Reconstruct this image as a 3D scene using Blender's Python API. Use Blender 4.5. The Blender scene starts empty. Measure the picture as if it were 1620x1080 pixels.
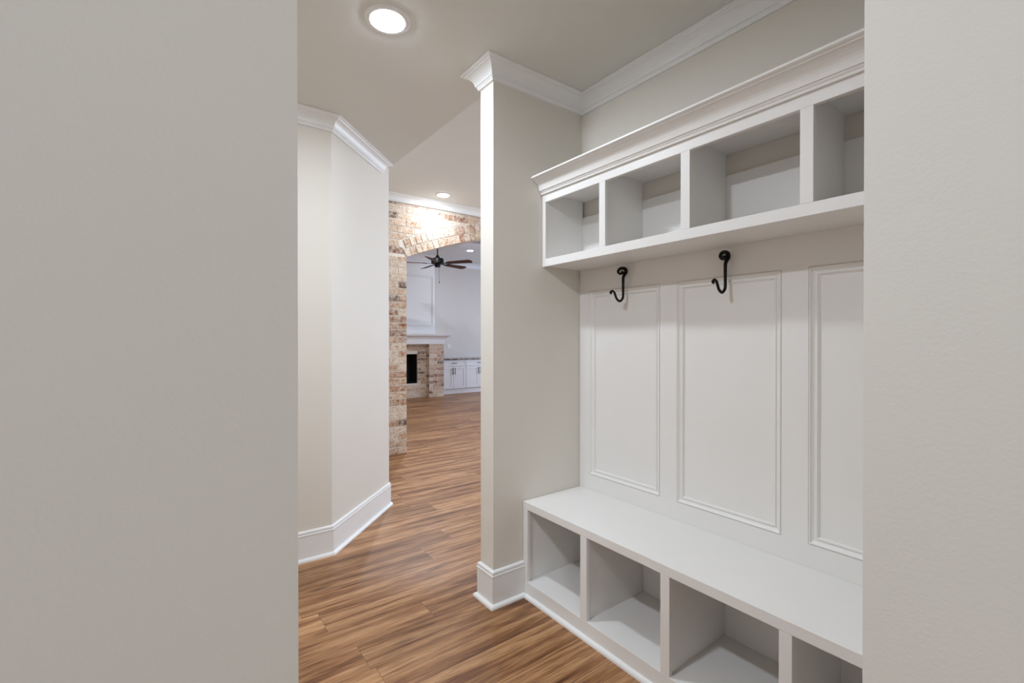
import bpy, bmesh, math, random
from mathutils import Vector, Matrix
random.seed(7)
S = bpy.context.scene
COL = S.collection
R = math.radians

# ------------------------------------------------------------------ camera
cd = bpy.data.cameras.new('camera'); cam = bpy.data.objects.new('camera', cd); COL.objects.link(cam)
cd.sensor_width = 36.0; cd.lens = 734.7203 / 1620 * 36.0
cd.clip_start = 0.01
cam.location = (0, 0, 1.35)
cam.rotation_euler = (R(90 - 0.2416), 0, -R(36.4934))
S.camera = cam
S.view_settings.view_transform = 'Standard'
S.view_settings.look = 'None'
S.view_settings.gamma = 1
S.view_settings.use_curve_mapping = False
S.view_settings.exposure = -0.08
# ------------------------------------------------------------------ world: soft overcast daylight
w = bpy.data.worlds.new('daylight'); S.world = w; w.use_nodes = True
wb = w.node_tree.nodes['Background']; wb.inputs[0].default_value = (0.93, 0.96, 1.0, 1); wb.inputs[1].default_value = 0.5

LAMP_W = 30.0
def lamp(name, loc, size, power, color, rot=(0, 0, 0), shape='DISK', size_y=None, parent=None, spread=180):
    l = bpy.data.lights.new(name, 'AREA'); l.shape = shape; l.size = size
    if size_y: l.size_y = size_y
    l.energy = power; l.color = color; l.spread = R(spread)
    o = bpy.data.objects.new(name, l); COL.objects.link(o); o.location = loc; o.rotation_euler = rot
    if parent: o.parent = parent
    return o
# daylight entering the family room through its tall window (out of frame)
WIN = lamp('window_daylight', (8.55, 7.9, 1.6), 2.0, 95, (0.56, 0.68, 1.0), (0, R(90), 0), 'RECTANGLE', 3.0)
# cool fill light added at the unseen far end of the high hall
lamp('hall_cool_fill', (6.98, 3.6, 1.75), 1.9, 130, (0.78, 0.93, 1.14), (0, R(90), 0), 'RECTANGLE', 2.2)

# ------------------------------------------------------------------ materials
def mat(name, base, rough=0.5, metal=0.0, bump=None, emit=None, spec=0.5):
    m = bpy.data.materials.new(name); m.use_nodes = True
    nt = m.node_tree; b = nt.nodes['Principled BSDF']
    c = tuple(((v / 255) / 12.92 if v / 255 <= 0.04045 else ((v / 255 + 0.055) / 1.055) ** 2.4) for v in base)
    b.inputs['Base Color'].default_value = (*c, 1)
    b.inputs['Roughness'].default_value = rough; b.inputs['Metallic'].default_value = metal
    b.inputs['Specular IOR Level'].default_value = spec
    if emit:
        b.inputs['Emission Color'].default_value = (*emit[0], 1); b.inputs['Emission Strength'].default_value = emit[1]
    if bump:
        tc = nt.nodes.new('ShaderNodeTexCoord'); n = nt.nodes.new('ShaderNodeTexNoise'); bp = nt.nodes.new('ShaderNodeBump')
        n.inputs['Scale'].default_value = bump[0]; n.inputs['Detail'].default_value = 3
        bp.inputs['Strength'].default_value = bump[1]; bp.inputs['Distance'].default_value = bump[2]
        nt.links.new(tc.outputs['Object'], n.inputs['Vector']); nt.links.new(n.outputs['Fac'], bp.inputs['Height'])
        nt.links.new(bp.outputs['Normal'], b.inputs['Normal'])
        # faint tonal mottling of the same finish
        mx = nt.nodes.new('ShaderNodeMix'); mx.data_type = 'RGBA'
        mx.inputs[6].default_value = (*[k * 0.975 for k in c], 1); mx.inputs[7].default_value = (*[min(1, k * 1.02) for k in c], 1)
        n2 = nt.nodes.new('ShaderNodeTexNoise'); n2.inputs['Scale'].default_value = 3.0
        nt.links.new(tc.outputs['Object'], n2.inputs['Vector']); nt.links.new(n2.outputs['Fac'], mx.inputs[0])
        nt.links.new(mx.outputs[2], b.inputs['Base Color'])
    return m
M = {}
M['wall'] = mat('greige_wall_paint', (225, 219, 209), 0.62, bump=(220, 0.10, 0.002), spec=0.3)
M['ceil'] = mat('ceiling_paint', (224, 223, 216), 0.8, bump=(260, 0.10, 0.002), spec=0.2)
M['trim'] = mat('white_trim_paint', (237, 236, 234), 0.35, bump=(90, 0.004, 0.0004))
M['locker'] = mat('white_cabinet_paint', (236, 233, 229), 0.42, bump=(120, 0.006, 0.0004))
M['iron'] = mat('black_wrought_iron', (9, 8, 8), 0.55, 0.0, bump=(160, 0.12, 0.001), spec=0.25)
M['bronze'] = mat('dark_bronze', (20, 17, 18), 0.4, 0.5, bump=(80, 0.1, 0.001))
M['blade'] = mat('dark_walnut_blade', (78, 44, 22), 0.6, bump=(30, 0.2, 0.001))
M['ring'] = mat('white_lamp_ring', (236, 236, 234), 0.45, bump=(60, 0.02, 0.001))
M['firebox'] = mat('black_firebox', (6, 6, 6), 0.7, bump=(50, 0.2, 0.002))
M['pull'] = mat('black_pull', (22, 22, 24), 0.35, 0.7, bump=(90, 0.05, 0.001))
M['plate'] = mat('white_plastic', (240, 240, 238), 0.3, bump=(60, 0.02, 0.001))

def nodes(name):
    m = bpy.data.materials.new(name); m.use_nodes = True
    nt = m.node_tree
    return m, nt, nt.nodes['Principled BSDF']
def lin(c): return tuple(((v / 255) / 12.92 if v / 255 <= 0.04045 else ((v / 255 + 0.055) / 1.055) ** 2.4) for v in c) + (1,)
def N(nt, t, **kw):
    n = nt.nodes.new('ShaderNode' + t)
    for k, v in kw.items(): setattr(n, k, v)
    return n
def ramp(nt, stops):
    r = N(nt, 'ValToRGB'); e = r.color_ramp.elements
    while len(e) < len(stops): e.new(0.5)
    for i, (p, c) in enumerate(stops):
        e[i].position = p; e[i].color = lin(c)
    return r
def math_(nt, op, a, b=None, c=None):
    n = N(nt, 'Math', operation=op)
    for i, v in enumerate((a, b, c)):
        if v is None: continue
        if isinstance(v, (int, float)): n.inputs[i].default_value = v
        else: nt.links.new(v, n.inputs[i])
    return n.outputs[0]

def floor_mat():
    m, nt, b = nodes('oak_vinyl_planks'); L = nt.links.new
    uv = N(nt, 'UVMap', uv_map='plank'); pid = N(nt, 'Attribute', attribute_name='pid')
    sep = N(nt, 'SeparateXYZ'); L(uv.outputs[0], sep.inputs[0])
    u, v = sep.outputs[0], sep.outputs[1]           # metres along and across the plank
    off = math_(nt, 'MULTIPLY', pid.outputs['Fac'], 37.0)
    def vec(su, sv, k=1.0):
        c = N(nt, 'CombineXYZ'); L(math_(nt, 'MULTIPLY', u, su), c.inputs[0]); L(math_(nt, 'MULTIPLY', v, sv), c.inputs[1])
        L(math_(nt, 'MULTIPLY', off, k), c.inputs[2]); return c.outputs[0]
    # long streaks
    n1 = N(nt, 'TexNoise'); n1.inputs['Scale'].default_value = 1; n1.inputs['Detail'].default_value = 5; n1.inputs['Roughness'].default_value = 0.62; n1.inputs['Distortion'].default_value = 0.5
    L(vec(1.1, 19), n1.inputs['Vector'])
    r1 = ramp(nt, [(0.26, (92, 57, 33)), (0.38, (132, 89, 56)), (0.46, (164, 119, 80)), (0.56, (192, 147, 105)), (0.78, (218, 179, 139))])
    L(n1.outputs['Fac'], r1.inputs[0])
    # fine grain
    n2 = N(nt, 'TexNoise'); n2.inputs['Scale'].default_value = 1; n2.inputs['Detail'].default_value = 4
    L(vec(9, 170, 2.0), n2.inputs['Vector'])
    r2 = ramp(nt, [(0.32, (180, 168, 156)), (0.56, (255, 255, 255))]); L(n2.outputs['Fac'], r2.inputs[0])
    mx = N(nt, 'Mix', data_type='RGBA', blend_type='MULTIPLY'); mx.inputs[0].default_value = 0.8
    L(r1.outputs[0], mx.inputs[6]); L(r2.outputs[0], mx.inputs[7])
    # per plank tone
    wn = N(nt, 'TexWhiteNoise', noise_dimensions='1D'); L(off, wn.inputs['W'])
    r3 = ramp(nt, [(0.0, (214, 206, 198)), (0.5, (238, 232, 226)), (1.0, (255, 250, 244))]); L(wn.outputs['Value'], r3.inputs[0])
    m2 = N(nt, 'Mix', data_type='RGBA', blend_type='MULTIPLY'); m2.inputs[0].default_value = 1
    L(mx.outputs[2], m2.inputs[6]); L(r3.outputs[0], m2.inputs[7])
    # broad dark heartwood bands
    n3 = N(nt, 'TexNoise'); n3.inputs['Scale'].default_value = 1; n3.inputs['Detail'].default_value = 2
    L(vec(0.8, 8, 3.0), n3.inputs['Vector'])
    r4 = ramp(nt, [(0.58, (0, 0, 0)), (0.74, (255, 255, 255))]); L(n3.outputs['Fac'], r4.inputs[0])
    m3 = N(nt, 'Mix', data_type='RGBA', blend_type='MULTIPLY'); L(math_(nt, 'MULTIPLY', r4.outputs[0], 0.75), m3.inputs[0])
    L(m2.outputs[2], m3.inputs[6]); m3.inputs[7].default_value = lin((178, 152, 132))
    # knots
    vo = N(nt, 'TexVoronoi'); vo.inputs['Scale'].default_value = 1
    L(vec(1.6, 6.5, 1.7), vo.inputs['Vector'])
    kn = ramp(nt, [(0.035, (255, 255, 255)), (0.13, (0, 0, 0))]); L(vo.outputs['Distance'], kn.inputs[0])
    m4 = N(nt, 'Mix', data_type='RGBA', blend_type='MIX'); L(math_(nt, 'MULTIPLY', kn.outputs[0], 0.7), m4.inputs[0])
    L(m3.outputs[2], m4.inputs[6]); m4.inputs[7].default_value = lin((70, 45, 30))
    # seams between planks
    L_, W_ = N(nt, 'Attribute', attribute_name='plen'), 0.18
    e1 = math_(nt, 'MINIMUM', v, math_(nt, 'SUBTRACT', W_, v)); e2 = math_(nt, 'MINIMUM', u, math_(nt, 'SUBTRACT', L_.outputs['Fac'], u))
    e = math_(nt, 'MINIMUM', e1, e2)
    sm = N(nt, 'MapRange'); sm.inputs[1].default_value = 0.0003; sm.inputs[2].default_value = 0.0014; L(e, sm.inputs[0])
    m5 = N(nt, 'Mix', data_type='RGBA'); L(sm.outputs[0], m5.inputs[0]); m5.inputs[6].default_value = lin((104, 72, 48))
    L(m4.outputs[2], m5.inputs[7])
    L(m5.outputs[2], b.inputs['Base Color'])
    rr = N(nt, 'MapRange'); rr.inputs[3].default_value = 0.34; rr.inputs[4].default_value = 0.46; L(n2.outputs['Fac'], rr.inputs[0]); L(rr.outputs[0], b.inputs['Roughness'])
    b.inputs['Specular IOR Level'].default_value = 0.4
    bp = N(nt, 'Bump'); bp.inputs['Strength'].default_value = 0.25; bp.inputs['Distance'].default_value = 0.001
    L(math_(nt, 'ADD', math_(nt, 'MULTIPLY', n2.outputs['Fac'], 0.4), sm.outputs[0]), bp.inputs['Height']); L(bp.outputs[0], b.inputs['Normal'])
    return m
M['floor'] = floor_mat()

def brick_mat():
    m, nt, b = nodes('whitewashed_brick'); L = nt.links.new
    at = N(nt, 'Attribute', attribute_name='tone'); tc = N(nt, 'TexCoord')
    base = ramp(nt, [(0.0, (222, 205, 188)), (0.30, (206, 178, 150)), (0.55, (190, 150, 116)), (0.76, (164, 112, 78)), (0.88, (128, 84, 58)), (1.0, (72, 48, 40))])
    L(at.outputs['Fac'], base.inputs[0])
    n1 = N(nt, 'TexNoise'); n1.inputs['Scale'].default_value = 24; n1.inputs['Detail'].default_value = 4; n1.inputs['Roughness'].default_value = 0.6
    L(tc.outputs['Object'], n1.inputs['Vector'])
    smear = ramp(nt, [(0.36, (0, 0, 0)), (0.66, (255, 255, 255))]); L(n1.outputs['Fac'], smear.inputs[0])
    mx = N(nt, 'Mix', data_type='RGBA'); L(math_(nt, 'MULTIPLY', smear.outputs[0], 0.72), mx.inputs[0])
    L(base.outputs[0], mx.inputs[6]); mx.inputs[7].default_value = lin((228, 218, 206))
    n2 = N(nt, 'TexNoise'); n2.inputs['Scale'].default_value = 60; n2.inputs['Detail'].default_value = 3; L(tc.outputs['Object'], n2.inputs['Vector'])
    d = ramp(nt, [(0.30, (176, 146, 124)), (0.50, (255, 255, 255))]); L(n2.outputs['Fac'], d.inputs[0])
    m2 = N(nt, 'Mix', data_type='RGBA', blend_type='MULTIPLY'); m2.inputs[0].default_value = 0.8
    L(mx.outputs[2], m2.inputs[6]); L(d.outputs[0], m2.inputs[7]); L(m2.outputs[2], b.inputs['Base Color'])
    b.inputs['Roughness'].default_value = 0.85; b.inputs['Specular IOR Level'].default_value = 0.2
    bp = N(nt, 'Bump'); bp.inputs['Strength'].default_value = 0.7; bp.inputs['Distance'].default_value = 0.004
    L(n1.outputs['Fac'], bp.inputs['Height']); L(bp.outputs[0], b.inputs['Normal'])
    return m
M['brick'] = brick_mat()
M['mortar'] = mat('cream_mortar', (226, 217, 204), 0.9, bump=(90, 0.6, 0.003), spec=0.1)

def granite():
    m, nt, b = nodes('speckled_granite'); L = nt.links.new
    tc = N(nt, 'TexCoord'); n = N(nt, 'TexNoise'); n.inputs['Scale'].default_value = 16; n.inputs['Detail'].default_value = 4
    L(tc.outputs['Object'], n.inputs['Vector'])
    r = ramp(nt, [(0.36, (58, 50, 48)), (0.5, (120, 108, 100)), (0.62, (196, 186, 176))]); L(n.outputs['Fac'], r.inputs[0])
    L(r.outputs[0], b.inputs['Base Color']); b.inputs['Roughness'].default_value = 0.2
    return m
M['granite'] = granite()

# ------------------------------------------------------------------ mesh helpers
class MB:
    def __init__(s): s.v = []; s.f = []; s.att = []; s.tone = 0.0; s.mi = []; s.m = 0
    def add(s, vs, fs):
        o = len(s.v); s.v += [tuple(p) for p in vs]; s.f += [[i + o for i in f] for f in fs]
        s.att += [s.tone] * len(fs); s.mi += [s.m] * len(fs)
    def box(s, a, b):
        x0, x1 = sorted((a[0], b[0])); y0, y1 = sorted((a[1], b[1])); z0, z1 = sorted((a[2], b[2]))
        s.add([(x0, y0, z0), (x1, y0, z0), (x1, y1, z0), (x0, y1, z0), (x0, y0, z1), (x1, y0, z1), (x1, y1, z1), (x0, y1, z1)],
              [[0, 3, 2, 1], [4, 5, 6, 7], [0, 1, 5, 4], [1, 2, 6, 5], [2, 3, 7, 6], [3, 0, 4, 7]])
    def prism(s, poly, mp, d0, d1):
        """poly (a,b) CCW, extruded between depths; mp(a,b,d)->xyz"""
        n = len(poly)
        s.add([mp(a, b, d0) for a, b in poly] + [mp(a, b, d1) for a, b in poly],
              [list(range(n))[::-1], list(range(n, 2 * n))] + [[i, (i + 1) % n, n + (i + 1) % n, n + i] for i in range(n)])
    def rings(s, rings, closed=False, cap=True):
        n = len(rings[0]); k = len(rings); vs = [p for r in rings for p in r]; fs = []
        for i in range(k if closed else k - 1):
            a, b = i * n, ((i + 1) % k) * n
            for j in range(n): fs.append([a + j, a + (j + 1) % n, b + (j + 1) % n, b + j])
        if cap and not closed: fs += [list(range(n))[::-1], [(k - 1) * n + j for j in range(n)]]
        s.add(vs, fs)
    def tube(s, pts, rad, n=8, squash=None):
        P = [Vector(p) for p in pts]; rs = rad if isinstance(rad, (list, tuple)) else [rad] * len(P); rings = []
        up = None
        for i, p in enumerate(P):
            t = (P[min(i + 1, len(P) - 1)] - P[max(i - 1, 0)]).normalized()
            if up is None:
                up = t.orthogonal().normalized()
            up = (up - t * up.dot(t)).normalized(); q = t.cross(up)
            rings.append([p + (up * math.cos(2 * math.pi * j / n) + q * math.sin(2 * math.pi * j / n)) * rs[i] for j in range(n)])
        s.rings(rings)
    def lathe(s, prof, c, n=40):
        rings = [[(c[0] + r * math.cos(2 * math.pi * j / n), c[1] + r * math.sin(2 * math.pi * j / n), c[2] + z) for j in range(n)] for r, z in prof]
        s.rings(rings)
    def build(s, name, m, parent=None, bevel=0, smooth=False, attr=None, loc=None):
        me = bpy.data.meshes.new(name)
        L = Vector(loc) if loc else Vector((0, 0, 0))
        me.from_pydata([Vector(v) - L for v in s.v], [], s.f); me.update()
        bm = bmesh.new(); bm.from_mesh(me)
        if attr is None:
            bmesh.ops.recalc_face_normals(bm, faces=bm.faces[:])
        else:
            lay = bm.faces.layers.float.new(attr); bm.faces.ensure_lookup_table()
            for f, t in zip(bm.faces, s.att): f[lay] = t
            for f, t in zip(bm.faces, s.mi): f.material_index = t
            bmesh.ops.recalc_face_normals(bm, faces=bm.faces[:])
        bm.to_mesh(me); bm.free()
        for mm in (m if isinstance(m, list) else [m]): me.materials.append(mm)
        o = bpy.data.objects.new(name, me); COL.objects.link(o); o.location = L
        if parent:
            o.parent = parent; o.location = L - parent_loc(parent)
        if bevel:
            b = o.modifiers.new('edge', 'BEVEL'); b.width = bevel; b.segments = 2; b.limit_method = 'ANGLE'; b.angle_limit = R(40)
            b.harden_normals = False
        if smooth:
            for p in me.polygons: p.use_smooth = True
            bpy_auto(o)
        return o
def bpy_auto(o):
    me = o.data; bm = bmesh.new(); bm.from_mesh(me)
    for e in bm.edges:
        if len(e.link_faces) == 2 and e.calc_face_angle(0) > R(38): e.smooth = False
    bm.to_mesh(me); bm.free()
def parent_loc(p):
    v = Vector((0, 0, 0))
    while p: v = v + Vector(p.location); p = p.parent
    return v
def thing(name, label, cat, loc, group=None):
    o = bpy.data.objects.new(name, None); COL.objects.link(o); o.location = loc; o.empty_display_size = 0.1
    return tag(o, label, cat, group)
def tag(o, label, cat, group=None):
    o['label'] = label; o['category'] = cat
    if group: o['group'] = group
    return o
def struct(name, mb, m, label=None, **k):
    o = mb.build(name, m, **k); o['kind'] = 'structure'
    if label: o['label'] = label
    return o
def offset_dirs(path, closed=False):
    n = len(path); segs = []
    for i in range(n if closed else n - 1):
        a, b = path[i], path[(i + 1) % n]; d = Vector((b[0] - a[0], b[1] - a[1])).normalized(); segs.append(d)
    nr = [Vector((d.y, -d.x)) for d in segs]; out = []
    for i in range(n):
        if closed: n0, n1 = nr[i - 1], nr[i]
        elif i == 0: n0 = n1 = nr[0]
        elif i == n - 1: n0 = n1 = nr[-1]
        else: n0, n1 = nr[i - 1], nr[i]
        out.append((n0 + n1) / (1 + n0.dot(n1)))
    return out
def sweep(mb, path, prof, z, end=None):
    """sweep a closed profile (out, up) along a plan path; moulding projects to the right of travel"""
    od = offset_dirs(path)
    if end is not None: od[-1] = Vector(end)
    mb.rings([[(p[0] + o.x * a, p[1] + o.y * a, z + b) for a, b in prof] for p, o in zip(path, od)])
def arc(c, r, a0, a1, n): return [(c[0] + r * math.cos(R(a0 + (a1 - a0) * i / n)), c[1] + r * math.sin(R(a0 + (a1 - a0) * i / n))) for i in range(n + 1)]
def crown_prof(h=0.088, p=0.078):
    a, b = h / 0.088, p / 0.078
    pts = [(0, -.088), (.010, -.088), (.0115, -.080), (.016, -.0745), (.0165, -.070), (.0215, -.069), (.023, -.063)]
    # cove
    pts += [(.025, -.055), (.029, -.045), (.035, -.035), (.043, -.0265), (.053, -.020), (.063, -.017)]
    pts += [(.065, -.013), (.072, -.0115), (.078, -.008), (.078, 0), (0, 0)]
    return [(x * b, y * a) for x, y in pts]
BASE_P = [(0, 0), (.014, 0), (.014, .150), (.0165, .153), (.0165, .160), (.0115, .163), (.0115, .167), (.0145, .170), (.013, .178), (.005, .183), (0, .183)]
SHOE_P = [(0, 0), (.017, 0)] + [(.017 * math.cos(R(a)), .004 + .016 * math.sin(R(a))) for a in (0, 25, 50, 75, 90)] + [(0, .020)]
def baseboard(name, path):
    mb = MB(); sweep(mb, path, BASE_P, 0); b = struct(name, mb, M['trim'])
    od = offset_dirs(path); pp = [(p[0] + o.x * .0138, p[1] + o.y * .0138) for p, o in zip(path, od)]
    m2 = MB(); sweep(m2, pp, SHOE_P, 0); m2.build('shoe_molding', M['trim'], b)
def crown(name, path, z=2.74, prof=None, end=None):
    mb = MB(); sweep(mb, path, prof or crown_prof(), z - .0005, end); return struct(name, mb, M['trim'])

# ------------------------------------------------------------------ measured layout (metres, camera foot at 0,0)
XE, YS, T = 1.318, 1.9404, 0.117       # stub wall: end face X, near face Y, thickness
XB = 1.942                              # locker wall face
XL, XU = 1.5074, 1.6385                 # bench front, upper cubby front
YR = 0.20                               # near end of the locker alcove
HC, HH = 2.74, 3.05                     # hall ceiling, high ceiling
FX = 1.445                              # edge of the low ceiling
YH = 3.025                              # far wall of the hall
BY = 5.20                               # brick wall face
FW = 10.60                              # family room far wall
FC = 3.42                               # family room ceiling

# ------------------------------------------------------------------ floor: one plank surface
def build_floor():
    bm = bmesh.new(); uvl = bm.loops.layers.uv.new('plank'); a1 = bm.faces.layers.float.new('pid'); a2 = bm.faces.layers.float.new('plen')
    known = {0: 1.040, 1: 0.589, -1: 0.663}
    k = -26
    while 2.045 + k * .18 < 10.7:
        y0 = 2.045 + k * .18; L = 1.22
        x = known.get(k, random.uniform(0, L)); x -= math.ceil((x + 3.2) / L) * L
        while x < 9.0:
            f = bm.faces.new([bm.verts.new(p) for p in ((x, y0, 0), (x + L, y0, 0), (x + L, y0 + .18, 0), (x, y0 + .18, 0))])
            f[a1] = random.random(); f[a2] = L
            for lp, c in zip(f.loops, ((0, 0), (L, 0), (L, .18), (0, .18))): lp[uvl].uv = c
            x += L
        k += 1
    n = len(bm.faces)
    # slab under the planks
    vs = [bm.verts.new(p) for p in ((-3.4, -2.7, -.02), (9.4, -2.7, -.02), (9.4, 10.8, -.02), (-3.4, 10.8, -.02), (-3.4, -2.7, -.2), (9.4, -2.7, -.2), (9.4, 10.8, -.2), (-3.4, 10.8, -.2))]
    for q in ((0, 1, 2, 3), (7, 6, 5, 4), (0, 4, 5, 1), (1, 5, 6, 2), (2, 6, 7, 3), (3, 7, 4, 0)): bm.faces.new([vs[i] for i in q])
    me = bpy.data.meshes.new('floor'); bm.to_mesh(me); bm.free(); me.materials.append(M['floor'])
    o = bpy.data.objects.new('floor', me); COL.objects.link(o); o['kind'] = 'structure'
build_floor()

def wallbox(name, a, b, m='wall'):
    mb = MB(); mb.box(a, b); return struct(name, mb, M[m])
# near opening
wallbox('wall_left', (-2.3, .45, 0), (.0935, .565, HC))
wallbox('wall_right', (.68, -2.6, 0), (2.06, YR, HC))
wallbox('wall_camera_side', (-2.4, -2.6, 0), (-2.3, .565, HC))
# locker alcove and stub
wallbox('wall_locker', (XB, YR, 0), (2.06, YS, HC))
# stub wall runs on as the side wall of the high hall
wallbox('wall_stub', (XE, YS, 0), (FX, YS + T, HC))
wallbox('wall_high_hall_near', (FX, YS, 0), (7.0, YS + T, HH + .1))
mb = MB(); mb.box((7.0, YS, 0), (7.12, 2.6, HH + .1)); mb.box((7.0, 4.6, 0), (7.12, BY, HH + .1)); mb.box((7.0, 2.6, 0), (7.12, 4.6, .6)); mb.box((7.0, 2.6, 2.9), (7.12, 4.6, HH + .1))
struct('wall_high_hall_end', mb, M['wall'])
# hall far wall with the 45 degree turn, running on beside the high hall
mb = MB()
poly = [(-2.3, YH), (.826, YH), (1.447, 3.646), (1.447, BY + .2), (1.33, BY + .2), (1.33, 3.70), (.775, 3.145), (-2.3, 3.145)]
mb.prism(poly, lambda a, b, d: (a, b, d), 0, HC)
mb.box((1.33, 3.646, HC), (1.447, BY + .2, HH + .1))
struct('wall_hall', mb, M['wall'])
wallbox('wall_hall_end', (-2.4, .565, 0), (-2.3, 3.145, HC))
# ceilings
mb = MB(); mb.box((-2.4, -2.6, HC), (FX, YS + T, HC + .4)); mb.box((FX, -2.6, HC), (2.06, YS, HC + .4)); mb.box((-2.4, YS + T, HC), (FX, 3.646, HC + .4))
struct('ceiling', mb, M['ceil'])
mb = MB(); mb.box((FX, YS + T, HH), (7.0, BY, HH + .1)); struct('ceiling_high_hall', mb, M['ceil'])

# ------------------------------------------------------------------ trim
crown('trim_1', [(FX, YS + T), (XE, YS + T), (XE, YS), (XB, YS), (XB, YR), (.68, YR)])
# left crown: the end is cut square to the room (plane y = 3.54)
crown('trim_2', [(-2.3, YH), (.826, YH), (1.341, 3.540)], end=(1.33, 0.0))
crown('trim_3', [(1.447, BY - .012), (7.0, BY - .012)], z=HH, prof=crown_prof(.082, .086))
baseboard('baseboard_left', [(-2.3, YH), (.826, YH), (1.447, 3.646), (1.447, BY - .01)])
baseboard('baseboard_stub', [(7.0, YS + T), (XE, YS + T), (XE, YS), (XL - .001, YS)])

# ------------------------------------------------------------------ recessed lamps
def lens_mat(k):
    m = mat('lit_lamp_lens', (250, 250, 250), 0.5, emit=((0.885, 0.98, 1.10), k)); m.cycles.emission_sampling = 'FRONT' if hasattr(m.cycles, 'emission_sampling') else 'AUTO'
    return m
def ceiling_light(x, y, z, r, label, power, group='flush round ceiling lamps'):
    t = thing('ceiling_light', label, 'ceiling light', (x, y, z), group)
    m = MB(); m.lathe([(r, 0), (r, -.002), (r * .97, -.0045), (r * .86, -.007), (r * .755, -.0085), (r * .75, -.006), (r * .3, -.006), (r * .3, 0)], (x, y, z), 48)
    m.build('trim_ring', M['ring'], t, smooth=True)
    m = MB(); m.lathe([(.001, -.0065), (r * .745, -.0065), (r * .745, -.0088), (r * .70, -.0100), (r * .5, -.0112), (.001, -.0115)], (x, y, z), 48)
    m.build('lamp_lens', lens_mat(power / (math.pi ** 2 * (r * .74) ** 2)), t, smooth=True)
    return t
ceiling_light(.770, 1.950, HC, .098, 'round white ceiling lamp in the low hall ceiling, largest of the lit lamps', 18.5)
ceiling_light(2.60, 4.87, HH, .088, 'round lit ceiling lamp close in front of the brick arch wall', 10)
ceiling_light(5.45, 8.95, FC - .07, .088, 'small lit ceiling lamp in the room beyond the arch, beside the fan', 9)
ceiling_light(2.60, 3.30, HH, .088, 'round ceiling lamp of the high hall hidden by the stub wall', 9)
ceiling_light(3.10, 6.55, FC - .07, .088, 'unseen round ceiling lamp added just beyond the brick arch to brighten the floor', 66)  # unseen lamp, added to brighten the floor around the arch
ceiling_light(-.45, 1.15, HC, .098, 'round ceiling lamp in the hall behind the near wall', 31)
ceiling_light(-.35, -1.25, HC, .098, 'unseen round ceiling lamp added behind the viewer as fill light', 25)  # out of view, added as fill for the near walls

# ------------------------------------------------------------------ brick work
TONES = [.05, .08, .12, .16, .2, .25, .3, .34, .38, .42, .46, .5, .55, .6, .68, .8, .86, .95]
def tone():
    return random.choice(TONES) + random.uniform(-.03, .03)
def brick_field(mb, x0, x1, z0, z1, mp, lo=None, hole=None, phase=0.0, course=.0815, bl=.205, mo=.010):
    k = 0; z = z0
    while z < z1 - .02:
        zt = min(z + course - mo, z1)
        x = x0 - (.5 * (bl + mo) if k % 2 else 0) - phase
        while x < x1:
            a, b = max(x, x0), min(x + bl, x1)
            if b - a > .025:
                pcs = [(a, b)]
                if hole and z < hole[3] and zt > hole[2]:
                    pcs = [(p, q) for p, q in ((a, min(b, hole[0])), (max(a, hole[1]), b)) if q - p > .015]
                for p, q in pcs:
                    j = lambda s=.0016: random.uniform(-s, s)
                    if lo is None or max(lo(p), lo(q)) <= z:
                        poly = [(p + j(), z + j()), (q + j(), z + j()), (q + j(), zt + j()), (p + j(), zt + j())]
                    else:
                        n = 30; cols = [p + (q - p) * i / n for i in range(n + 1)]
                        cols = [c for c in cols if lo(c) < zt - .008]
                        if len(cols) < 2: continue
                        poly = [(c, max(z, lo(c))) for c in cols] + [(cols[-1], zt), (cols[0], zt)]
                    mb.tone = tone(); mb.prism(poly, mp, 0, random.uniform(.0040, .0065))
            x += bl + mo
        z += course; k += 1

AX0, AZ0, HALF = 2.282, 2.331, 1.80
def arch(x):
    d = abs(x - (AX0 + HALF)); d = HALF - d
    if d < 0: return -1e9
    s = .41; k = .15
    if d <= 1.1: return AZ0 + s * d - .5 * k * d * d
    z1 = AZ0 + s * 1.1 - .5 * k * 1.21; s1 = s - k * 1.1; L = HALF - 1.1; e = d - 1.1
    return z1 + s1 * e - .5 * s1 / L * e * e
AX1 = AX0 + 2 * HALF
ROW, RW = .098, .070
def arch_pts(off, n=240):
    """points along the arch curve offset outwards by off, with arclength"""
    xs = [AX0 + (AX1 - AX0) * i / n for i in range(n + 1)]; out = []
    for i, x in enumerate(xs):
        a, b = xs[max(i - 1, 0)], xs[min(i + 1, n)]
        t = Vector((b - a, arch(min(b, AX1 - 1e-6)) - arch(max(a, AX0 + 1e-6)))).normalized(); nn = Vector((-t.y, t.x))
        out.append((x + nn.x * off, arch(min(max(x, AX0 + 1e-6), AX1 - 1e-6)) + nn.y * off))
    return out
OUT = arch_pts(2 * ROW + .012)
def lo_outer(x):
    """lowest height allowed for wall bricks at x: outside the arch ring, or above nothing beside the opening"""
    if x < OUT[0][0] or x > OUT[-1][0]:
        if AX0 - 1e-4 < x < AX1 + 1e-4: return 9
        return -1
    for (xa, za), (xb, zb) in zip(OUT, OUT[1:]):
        if xa <= x <= xb: return za + (zb - za) * (x - xa) / max(xb - xa, 1e-6) + .006
    return -1
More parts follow.
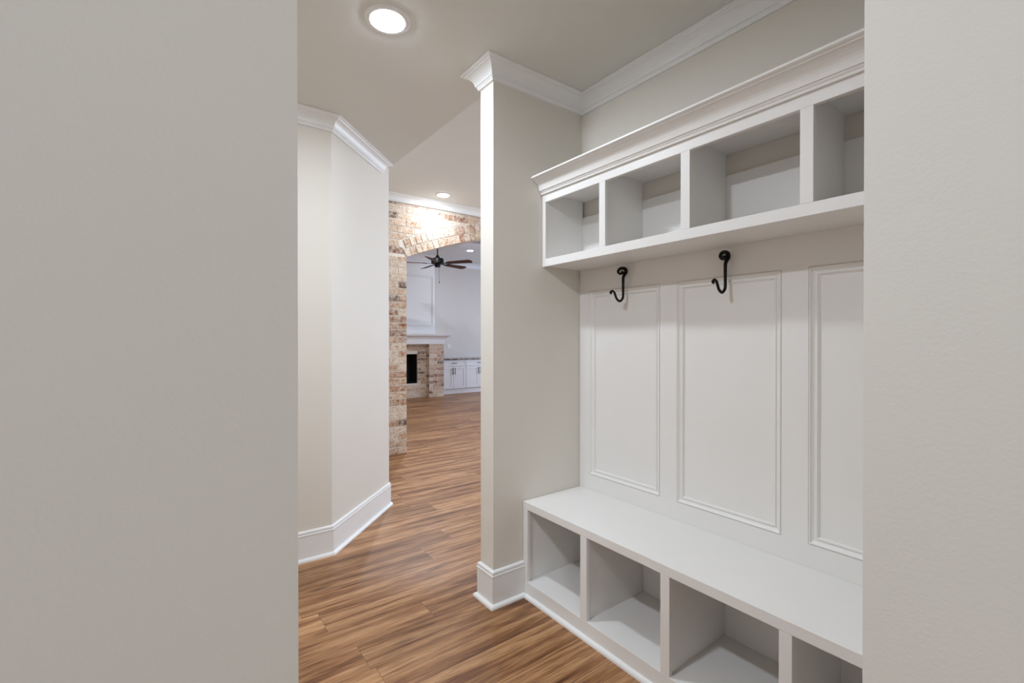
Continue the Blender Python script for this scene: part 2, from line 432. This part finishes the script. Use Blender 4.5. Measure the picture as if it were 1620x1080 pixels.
def brick_wall():
    mb = MB(); mp = lambda a, b, d: (a, BY - d, b)
    # mortar body with the arched opening (two jambs and a spandrel built from columns)
    mb.m = 1; mb.tone = .1
    mb.box((1.447, BY, 0), (AX0 + .0, BY + .22, HH)); mb.box((AX1, BY, 0), (7.0, BY + .22, HH))
    n = 60; xs = [AX0 + (AX1 - AX0) * i / n for i in range(n + 1)]
    cz = lambda x: arch(min(max(x, AX0 + 1e-6), AX1 - 1e-6)) + .004
    for a, b in zip(xs, xs[1:]):
        mb.prism([(a, cz(a)), (b, cz(b)), (b, HH), (a, HH)], lambda p, q, d: (p, BY + d, q), 0, .22)
    mb.m = 0
    top = HH - .09
    def lo_l(x): return lo_outer(x)
    # piers below the springing line, spandrel above
    brick_field(mb, 1.447, AX0, .004, AZ0 - .005, mp, phase=.125)
    brick_field(mb, AX1, 7.0, .004, AZ0 - .005, mp)
    nc = int((AZ0 - .005) / .0815) + 1
    zs = .004 + nc * .0815
    brick_field(mb, 1.447, 7.0, zs, top, mp, lo=lo_l, phase=.03)
    # cut bricks in the wedge beside each end of the rings
    o0, o1 = OUT[0], OUT[-1]; sl = (AX0 - o0[0]) / (o0[1] - AZ0); k = int((AZ0 - .005) / .0815) + 1
    for i in range(3):
        za = .004 + (k + i) * .0815; zb_ = za + .0715
        for sgn, xe, xo in ((1, AX0, o0[0]), (-1, AX1, o1[0])):
            xs = lambda z: xe - sgn * (max(z - AZ0, 0) * sl + .007)
            q = [(xo - sgn * .002, za), (xs(za), za), (xs(min(zb_, o0[1])), min(zb_, o0[1])), (xo - sgn * .002, min(zb_, o0[1]))]
            if abs(q[2][0] - q[3][0]) > .004 and q[2][1] > za + .01: mb.tone = tone(); mb.prism(q, mp, 0, .005)
    # two rowlock rings
    for ring in (0, 1):
        inner = arch_pts(ring * (ROW + .008)); 
        s = 0; acc = [0]
        for (a, b), (c, d) in zip(inner, inner[1:]): s += math.hypot(c - a, d - b); acc.append(s)
        def ev(t):
            t = min(max(t, 0), s)
            for i in range(len(acc) - 1):
                if acc[i + 1] >= t:
                    f = (t - acc[i]) / max(acc[i + 1] - acc[i], 1e-9); (a, b), (c, d) = inner[i], inner[i + 1]
                    return Vector((a + (c - a) * f, b + (d - b) * f)), Vector((-(d - b), c - a)).normalized()
        t = .035 * ring
        while t < s - .02:
            t1 = min(t + RW, s); p0, n0 = ev(t); p1, n1 = ev(t1)
            q = [p0 + n0 * .002, p1 + n1 * .002, p1 + n1 * (ROW - .002), p0 + n0 * (ROW - .002)]
            mb.tone = tone() * .75; dd = random.uniform(.006, .010)
            if ring == 0: mb.prism([(v.x, v.y) for v in q], lambda a, b, d: (a, BY - d, b), -.225, dd)
            else: mb.prism([(v.x, v.y) for v in q], mp, 0, dd)
            t += RW + .009
    o = mb.build('wall_brick', [M['brick'], M['mortar']], attr='tone'); o['kind'] = 'structure'
    bv = o.modifiers.new('edge', 'BEVEL'); bv.width = .0022; bv.segments = 1; bv.limit_method = 'ANGLE'
brick_wall()

# ------------------------------------------------------------------ mudroom bench with open cubbies
Y0, Y1 = YR + .002, YS - .002
DIV_L = [(1.515, 1.475), (1.086, 1.046), (.658, .620)]
DIV_U = [(1.523, 1.485), (1.088, 1.048), (.654, .615)]
def bench():
    t = thing('mudroom_bench', 'long white built-in bench with open shoe cubbies under the panelled wall', 'bench', (1.72, 1.07, 0))
    m = MB(); m.box((XL, Y0, .458), (XB - .001, Y1, .497)); m.build('bench_top', M['locker'], t, bevel=.002)
    # face frame, one board around the openings
    m = MB(); fr = .019
    m.box((XL, Y0, .021), (XL + fr, Y1, .0808))
    edges = [(Y1, 1.902)] + DIV_L + [(Y0 + .03, Y0)]
    for a, b in edges: m.box((XL, b, .0808), (XL + fr, a, .4575))
    m.build('face_frame', M['locker'], t, bevel=.0012)
    m = MB(); m.box((XL + fr + .0005, Y0, .060), (XB - .001, Y1, .0795)); m.build('cubby_floor', M['locker'], t)
    for a, b in DIV_L:
        c = (a + b) / 2; m = MB(); m.box((XL + fr + .0005, c - .0095, .080), (XB - .020, c + .0095, .4575)); m.build('divider', M['locker'], t)
    for a, b in ((Y1, Y1 - .024), (Y0 + .024, Y0)):
        m = MB(); m.box((XL + fr + .0005, b, .080), (XB - .020, a, .4575)); m.build('side_panel', M['locker'], t)
    m = MB(); m.box((XB - .0195, Y0, .080), (XB - .001, Y1, .4575)); m.build('back_panel', M['locker'], t)
    m = MB(); sweep(m, [(XL, YS - .031), (XL, Y0)], SHOE_P, 0); m.box((XL + .0005, Y0, 0), (XL + .018, Y1, .0205)); m.build('shoe_molding', M['trim'], t)
bench()

# ------------------------------------------------------------------ upper cubby unit
def upper():
    t = thing('cubby_shelf', 'white wall-hung row of open cubbies with crown top above the coat hooks', 'shelf', (1.80, 1.07, 1.7445))
    fr = .019; zb, z0, z1, zc, zt = 1.7445, 1.7854, 2.0915, 2.134, 2.218
    m = MB(); m.box((XU, Y0, zb), (XU + fr, Y1, z0)); m.box((XU, Y0, z1), (XU + fr, Y1, zt - .004))
    for a, b in [(Y1, 1.911)] + DIV_U + [(Y0 + .03, Y0)]: m.box((XU, b, z0), (XU + fr, a, z1))
    m.build('face_frame', M['locker'], t, bevel=.0012)
    m = MB(); m.box((XU + fr + .0005, Y0, zb + .004), (XB - .018, Y1, z0)); m.build('bottom_panel', M['locker'], t)
    m = MB(); m.box((XU + fr + .0005, Y0, 2.143), (XB - .001, Y1, 2.162)); m.build('top_panel', M['locker'], t)
    for a, b in DIV_U:
        c = (a + b) / 2; m = MB(); m.box((XU + fr + .0005, c - .0095, z0 + .0005), (XB - .018, c + .0095, 2.1425)); m.build('divider', M['locker'], t)
    for a, b in ((Y1, Y1 - .024), (Y0 + .024, Y0)):
        m = MB(); m.box((XU + fr + .0005, b, z0 + .0005), (XB - .018, a, 2.1425)); m.build('side_panel', M['locker'], t)
    m = MB(); sweep(m, [(XU, Y1), (XU, Y0)], crown_prof(.084, .079), zt); m.build('crown_molding', M['locker'], t, smooth=False)
upper()

# ------------------------------------------------------------------ panelled back board with applied mouldings
PANELS = [(1.858, 1.390), (1.298, .832), (.737, .270)]; PZ = (.585, 1.622)
def paneling():
    t = thing('wall_paneling', 'white panelled back board with three tall moulded panels behind the bench', 'panelling', (XB, 1.07, .4975))
    xf = XB - .017; m = MB()
    m.box((xf, Y0, .4975), (XB - .0005, Y1, PZ[0])); m.box((xf, Y0, PZ[1]), (XB - .0005, Y1, 2.05))
    ys = [Y1] + [v for p in PANELS for v in p] + [Y0]
    for i in range(0, len(ys), 2): m.box((xf, ys[i + 1], PZ[0]), (XB - .0005, ys[i], PZ[1]))
    m.build('stile_frame', M['locker'], t)
    for a, b in PANELS:
        m = MB(); m.box((XB - .003, b, PZ[0]), (XB - .0004, a, PZ[1])); p = m.build('panel', M['locker'], t)
        prof = [(.0003, -.0005), (.0003, .0115), (.0018, .0118), (.0024, .0158), (.0058, .0160), (.0075, .0135), (.0120, .0090), (.0180, .0058), (.0225, .0052), (.0235, .0090), (.0285, .0090), (.0300, .0050), (.0335, .0035), (.0345, -.0005)]
        m = MB(); cs = [(a, PZ[0], -1, 1), (a, PZ[1], -1, -1), (b, PZ[1], 1, -1), (b, PZ[0], 1, 1)]
        m.rings([[(XB - .003 - h, y + sy * d, z + sz * d) for d, h in prof] for y, z, sy, sz in cs], closed=True)
        m.build('panel_molding', M['locker'], p)
paneling()

# ------------------------------------------------------------------ wrought iron hooks
HK = [(1.921, 1.706), (1.926, 1.706), (1.925, 1.700), (1.908, 1.695), (1.893, 1.703), (1.902, 1.718), (1.927, 1.726), (1.949, 1.722), (1.952, 1.707), (1.94, 1.692), (1.932, 1.676), (1.931, 1.648), (1.931, 1.614), (1.931, 1.587), (1.927, 1.566), (1.904, 1.551), (1.881, 1.563), (1.869, 1.584), (1.861, 1.596), (1.847, 1.601), (1.835, 1.593), (1.841, 1.587)]
HR = [.0058, .0056, .0048, .0052, .0060, .0066, .0070, .0076, .0078, .0070, .0060, .0056, .0054, .0052, .0050, .0048, .0047, .0046, .0046, .0046, .0050, .0046]
def cr(P, n=5):
    out = []
    for i in range(len(P) - 1):
        p0, p1, p2, p3 = P[max(i - 1, 0)], P[i], P[i + 1], P[min(i + 2, len(P) - 1)]
        for k in range(n):
            t = k / n
            out.append(tuple(.5 * (2 * b + (c - a) * t + (2 * a - 5 * b + 4 * c - d) * t * t + (3 * b - a - 3 * c + d) * t ** 3) for a, b, c, d in zip(p0, p1, p2, p3)))
    out.append(P[-1]); return out
def hook(y, label):
    t = thing('coat_hook', label, 'coat hook', (XB - .017, y, 1.60), 'black coat hooks on the panelled board')
    dx = -.034
    pts = cr([(x, 1.35 + (z - 1.35) * .9824, r) for (x, z), r in zip(HK, HR)])
    # upper scroll and shank / lower curl, as one forged bar
    m = MB(); m.tube([(x + dx, y, z) for x, z, r in pts], [r * 1.22 for *_, r in pts], 12)
    m.build('hook_bar', M['iron'], t, smooth=True)
    m = MB()
    m.tube([(1.929 + dx, y, 1.695), (XB - .0165, y, 1.695)], .004, 8)
    m.build('mounting_pin', M['iron'], t)
hook(1.595, 'black scroll coat hook on the narrow panel nearest the stub wall')
hook(1.045, 'black scroll coat hook centred on the wide middle panel')

# ------------------------------------------------------------------ family room shell beyond the arch
wallbox('wall_family_far', (-.5, FW, 0), (8.7, FW + .12, FC + .3))
wallbox('wall_family_left', (-.6, BY + .22, 0), (-.5, FW, FC + .3))
mb = MB(); xw = 8.6
mb.box((xw, BY + .22, 0), (xw + .12, 6.3, FC + .3)); mb.box((xw, 9.5, 0), (xw + .12, FW, FC + .3))
mb.box((xw, 6.3, 0), (xw + .12, 9.5, .5)); mb.box((xw, 6.3, 2.75), (xw + .12, 9.5, FC + .3))
struct('wall_family_right', mb, M['wall'])
mb = MB(); mb.box((-.5, BY + .2201, HH - .0), (8.6, BY + .24, FC + .3)); mb.box((7.0, BY + .1, 0), (8.6, BY + .22, FC + .3)); mb.box((-.5, BY + .1, 0), (1.447 - .12, BY + .22, FC + .3)); mb.box((1.32, BY + .1, HH), (7.0, BY + .22, FC + .3))
struct('wall_family_near', mb, M['wall'])
M['glass'] = mat('window_glass', (235, 240, 242), 0.05); M['glass'].node_tree.nodes['Principled BSDF'].inputs['Transmission Weight'].default_value = 1.0
for n_, (x_, ya, yb, za, zb) in enumerate(((7.02, 2.6, 4.6, .6, 2.9), (8.62, 6.3, 9.5, .5, 2.75)), 1):  # the high hall one is added to go with its fill light; both unseen
    mb = MB(); f_ = .05; ym = (ya + yb) / 2
    for a, b in (((x_, ya, za), (x_ + .06, ya + f_, zb)), ((x_, yb - f_, za), (x_ + .06, yb, zb)), ((x_, ya + f_, za), (x_ + .06, yb - f_, za + f_)), ((x_, ya + f_, zb - f_), (x_ + .06, yb - f_, zb)), ((x_, ym - .03, za + f_), (x_ + .06, ym + .03, zb - f_))): mb.box(a, b)
    wn_ = struct('window_%d' % n_, mb, M['trim'])
    mb = MB(); mb.box((x_ + .025, ya + f_, za + f_), (x_ + .031, ym - .03, zb - f_)); mb.box((x_ + .025, ym + .03, za + f_), (x_ + .031, yb - f_, zb - f_)); mb.build('glass_pane', M['glass'], wn_)
# tray ceiling: lower border with a raised centre
TX0, TX1, TY0, TY1 = 4.98, 7.4, 6.6, 8.72
FS = FC - .07
mb = MB(); T0 = FS + .30
mb.box((-.5, BY + .24, FS), (TX0, FW, T0)); mb.box((TX1, BY + .24, FS), (8.6, FW, T0)); mb.box((TX0, BY + .24, FS), (TX1, TY0, T0)); mb.box((TX0, TY1, FS), (TX1, FW, T0))
mb.box((-.5, BY + .24, T0), (8.6, FW, T0 + .05))
struct('ceiling_family', mb, M['ceil'])
mb = MB()
for (a, b) in (((TX0, TY0), (TX0, TY1)), ((TX0, TY1), (TX1, TY1)), ((TX1, TY1), (TX1, TY0)), ((TX1, TY0), (TX0, TY0))):
    sweep(mb, [a, b], [(0, .0), (.02, -.0), (.03, .04), (.07, .07), (.09, .1), (0, .1)], FS - .0)
struct('trim_4', mb, M['trim'])
crown('trim_5', [(-.5, FW), (8.6, FW)], z=FS, prof=crown_prof(.12, .10))

# ------------------------------------------------------------------ fireplace
FPX, PF, RF = 4.21, 9.87, 10.01
def fireplace():
    t = thing('fireplace', 'brick fireplace with white mantel and tall white panelled overmantel', 'fireplace', (FPX, 10.2, 0))
    px0, px1 = 4.896, 5.276; fbw = .455; FB = (FPX - fbw, FPX + fbw, .33, 1.014)
    mb = MB(); mb.m = 1
    def mir(x): return 2 * FPX - x
    for a, b in ((px0, px1), (mir(px1), mir(px0))): mb.box((a, PF, .0), (b, FW - .001, 1.243))
    xa, xb = mir(px0), px0
    mb.box((xa, RF, 0), (FB[0], FW - .001, 1.243)); mb.box((FB[1], RF, 0), (xb, FW - .001, 1.243))
    mb.box((FB[0], RF, 0), (FB[1], FW - .001, FB[2])); mb.box((FB[0], RF, FB[3]), (FB[1], FW - .001, 1.243))
    mb.m = 0
    brick_field(mb, px0, px1, .004, 1.24, lambda a, b, d: (a, PF - d, b), course=.0775)
    brick_field(mb, mir(px1), mir(px0), .004, 1.24, lambda a, b, d: (a, PF - d, b), course=.0775)
    brick_field(mb, xa, xb, .004, 1.24, lambda a, b, d: (a, RF - d, b), hole=FB, course=.0775, phase=.06)
    brick_field(mb, PF, RF, .004, 1.24, lambda a, b, d: (px0 - d, a, b), course=.0775)
    brick_field(mb, PF, FW - .004, .004, 1.24, lambda a, b, d: (mir(px1) - d, a, b), course=.0775)
    brick_field(mb, PF, FW - .004, .004, 1.24, lambda a, b, d: (px1 + d * .4, a, b), course=.0775)
    mb.build('brick_surround', [M['brick'], M['mortar']], t, attr='tone')
    m = MB(); a, b, c, d = FB
    m.box((a, RF + .42, c), (b, RF + .44, d))
    for x0, x1 in ((a, a + .012), (b - .012, b)): m.box((x0, RF + .03, c), (x1, RF + .42, d))
    m.box((a, RF + .03, c), (b, RF + .42, c + .012)); m.box((a, RF + .03, d - .012), (b, RF + .42, d))
    m.build('firebox', M['firebox'], t)
    # mantel shelf: flat frieze with a flared cove under the shelf
    m = MB(); mp = [(0, 0), (.028, 0), (.028, .115), (.040, .120), (.046, .135), (.070, .165), (.105, .185), (.135, .200), (.135, .228), (.145, .230), (.145, .243), (0, .243)]
    x0, x1 = mir(px1) , px1
    sweep(m, [(x1, FW - .002), (x1, PF), (x0, PF), (x0, FW - .002)][::-1], mp, 1.2435)
    m.box((x0, PF, 1.2435), (x1, FW - .002, 1.4865)); m.build('mantel', M['trim'], t)
    # overmantel with moulded panels
    oy = 10.10; ox = 5.161; o0 = mir(ox)
    m = MB(); m.box((o0, oy, 1.487), (ox, FW - .002, FS - .002)); om = m.build('overmantel', M['trim'], t)
    ib = 5.115
    for z0, z1 in ((1.68, 2.86),):
        for xa_, xb_ in ((mir(ib), FPX - .09 + .0), (FPX + .09, ib)):
            m = MB(); pr = [(0, 0), (0, .016), (.012, .022), (.022, .014), (.045, .006), (.05, 0)]
            cs = [(xa_, z0, 1, 1), (xb_, z0, -1, 1), (xb_, z1, -1, -1), (xa_, z1, 1, -1)]
            m.rings([[(x + sx * q, oy - h, z + sz * q) for q, h in pr] for x, z, sx, sz in cs], closed=True); m.build('panel_molding', M['trim'], om)
    m = MB(); m.box((o0 - .012, oy - .012, 1.487), (ox + .012, FW - .002, 1.60)); m.build('plinth_board', M['trim'], om)
    m = MB(); sweep(m, [(o0, FW - .002), (o0, oy), (ox, oy), (ox, FW - .002)], crown_prof(.15, .12), FS - .0005); m.build('crown_molding', M['trim'], om)
fireplace()

# ------------------------------------------------------------------ base cabinets beside the fireplace
def cabinet(x0, x1, gap, label):
    y = 10.15; t = thing('base_cabinet', label, 'cabinet', ((x0 + x1) / 2, y, 0), 'white base cabinets beside the fireplace')
    m = MB(); m.box((x0 + .0008, y + .02, .12), (x1 - .0008, FW - .002, .842)); m.build('body', M['trim'], t)
    m = MB(); m.box((x0, y + .035, 0), (x1 - .0008, y + .05, .1195)); m.build('toe_kick', M['trim'], t)
    def shaker(name, a, b, z0, z1, rail):
        m = MB(); m.box((a, y, z0), (b, y + .0195, z0 + rail)); m.box((a, y, z1 - rail), (b, y + .0195, z1))
        m.box((a, y, z0 + rail), (a + rail, y + .0195, z1 - rail)); m.box((b - rail, y, z0 + rail), (b, y + .0195, z1 - rail))
        m.box((a + rail, y + .009, z0 + rail), (b - rail, y + .0195, z1 - rail)); return m.build(name, M['trim'], t, bevel=.001)
    def pull(x, z, L, vert, par):
        m = MB(); d = (0, 0, L / 2) if vert else (L / 2, 0, 0)
        a = Vector((x, y - .03, z)) - Vector(d); b = Vector((x, y - .03, z)) + Vector(d)
        m.tube([a, b], .007, 8)
        for q in (a * .85 + b * .15, a * .15 + b * .85): m.tube([q, q + Vector((0, .0305, 0))], .005, 8)
        m.build('handle', M['pull'], par, smooth=True)
    dr = shaker('drawer', x0 + .006, x1 - .006, .685, .834, .035); pull(gap + .01, .762, .14, False, dr)
    for a, b, hx in ((x0 + .006, gap - .002, gap - .032), (gap + .002, x1 - .006, gap + .032)):
        d = shaker('door', a, b, .128, .677, .06); pull(hx, .562, .165, True, d)
cabinet(5.30, 6.062, 5.702, 'white cabinet with one drawer and two doors touching the brick fireplace')
cabinet(6.062, 6.842, 6.450, 'white cabinet with one drawer and two doors farther from the fireplace')
m = MB(); m.box((5.285, 10.125, .8425), (6.86, FW - .001, .874)); tag(m.build('countertop', M['granite'], bevel=.003), 'thin speckled dark granite countertop lying on the white cabinets', 'countertop')
t = thing('outlet_cover', 'small white outlet cover on the wall above the cabinet by the mantel', 'outlet', (5.814, FW, 1.17))
m = MB(); m.box((5.779, FW - .006, 1.112), (5.849, FW - .0005, 1.228)); m.build('cover_plate', M['plate'], t, bevel=.003)
for z in (1.148, 1.192):
    m = MB(); m.box((5.798, FW - .008, z - .014), (5.830, FW - .0058, z + .014)); m.build('socket', M['plate'], t, bevel=.002)

# ------------------------------------------------------------------ ceiling fan
def fan():
    c = Vector((3.99, 7.70, 2.785)); h = R(27.4)
    t = thing('ceiling_fan', 'black five-blade ceiling fan with dark wooden blades hanging beyond the brick arch', 'ceiling fan', (c.x, c.y, FS))
    m = MB(); m.lathe([(.001, .12), (.022, .12), (.03, .10), (.045, .075), (.060, .062), (.10, .058), (.112, .05), (.116, .02), (.116, -.03), (.10, -.045), (.06, -.05), (.001, -.05)], c, 40)
    m.build('motor_housing', M['bronze'], t, smooth=True)
    m = MB(); m.lathe([(.001, -.05), (.055, -.05), (.055, -.092), (.048, -.103), (.001, -.105)], c, 32); m.build('switch_housing', M['bronze'], t, smooth=True)
    m = MB(); m.lathe([(.012, .115), (.012, FS - c.z - .05), (.001, FS - c.z - .05), (.001, .115)], c, 16); m.build('downrod', M['bronze'], t, smooth=True)
    m = MB(); m.lathe([(.001, FS - c.z), (.07, FS - c.z), (.062, FS - c.z - .035), (.025, FS - c.z - .07), (.001, FS - c.z - .07)], c, 32); m.build('ceiling_canopy', M['bronze'], t, smooth=True)
    m = MB(); m.tube([c + Vector((.02, -.03, -.10)), c + Vector((.02, -.03, -.36))], .0022, 6); m.lathe([(.001, -.36), (.007, -.365), (.009, -.385), (.001, -.40)], c + Vector((.02, -.03, 0)), 10); m.build('pull_chain', M['bronze'], t)
    r = Vector((math.cos(h), -math.sin(h), 0)); k = -Vector((math.sin(h), math.cos(h), 0))
    for a in (-113, -41, 31, 103, 175):
        d = (r * math.cos(R(a)) + k * math.sin(R(a))).normalized(); s = d.cross(Vector((0, 0, 1))); tl = R(13)
        w_ = s * math.cos(tl) + Vector((0, 0, 1)) * math.sin(tl); nn = d.cross(w_).normalized()
        m = MB(); o = c + Vector((0, 0, -.035))
        prof = [(.19, -.045), (.24, -.055), (.55, -.070), (.685, -.072), (.70, -.03), (.705, 0), (.70, .045), (.66, .072), (.55, .070), (.24, .055), (.19, .045)]
        m.prism(prof, lambda u, v, q: tuple(o + d * u + w_ * v + nn * q), -.003, .003); bl = m.build('blade', M['blade'], t)
        m = MB(); m.prism([(.08, -.018), (.20, -.022), (.27, -.035), (.27, .035), (.20, .022), (.08, .018)], lambda u, v, q: tuple(o + d * u + w_ * v + nn * (q + .006)), -.003, .003)
        m.build('blade_arm', M['bronze'], bl)
fan()
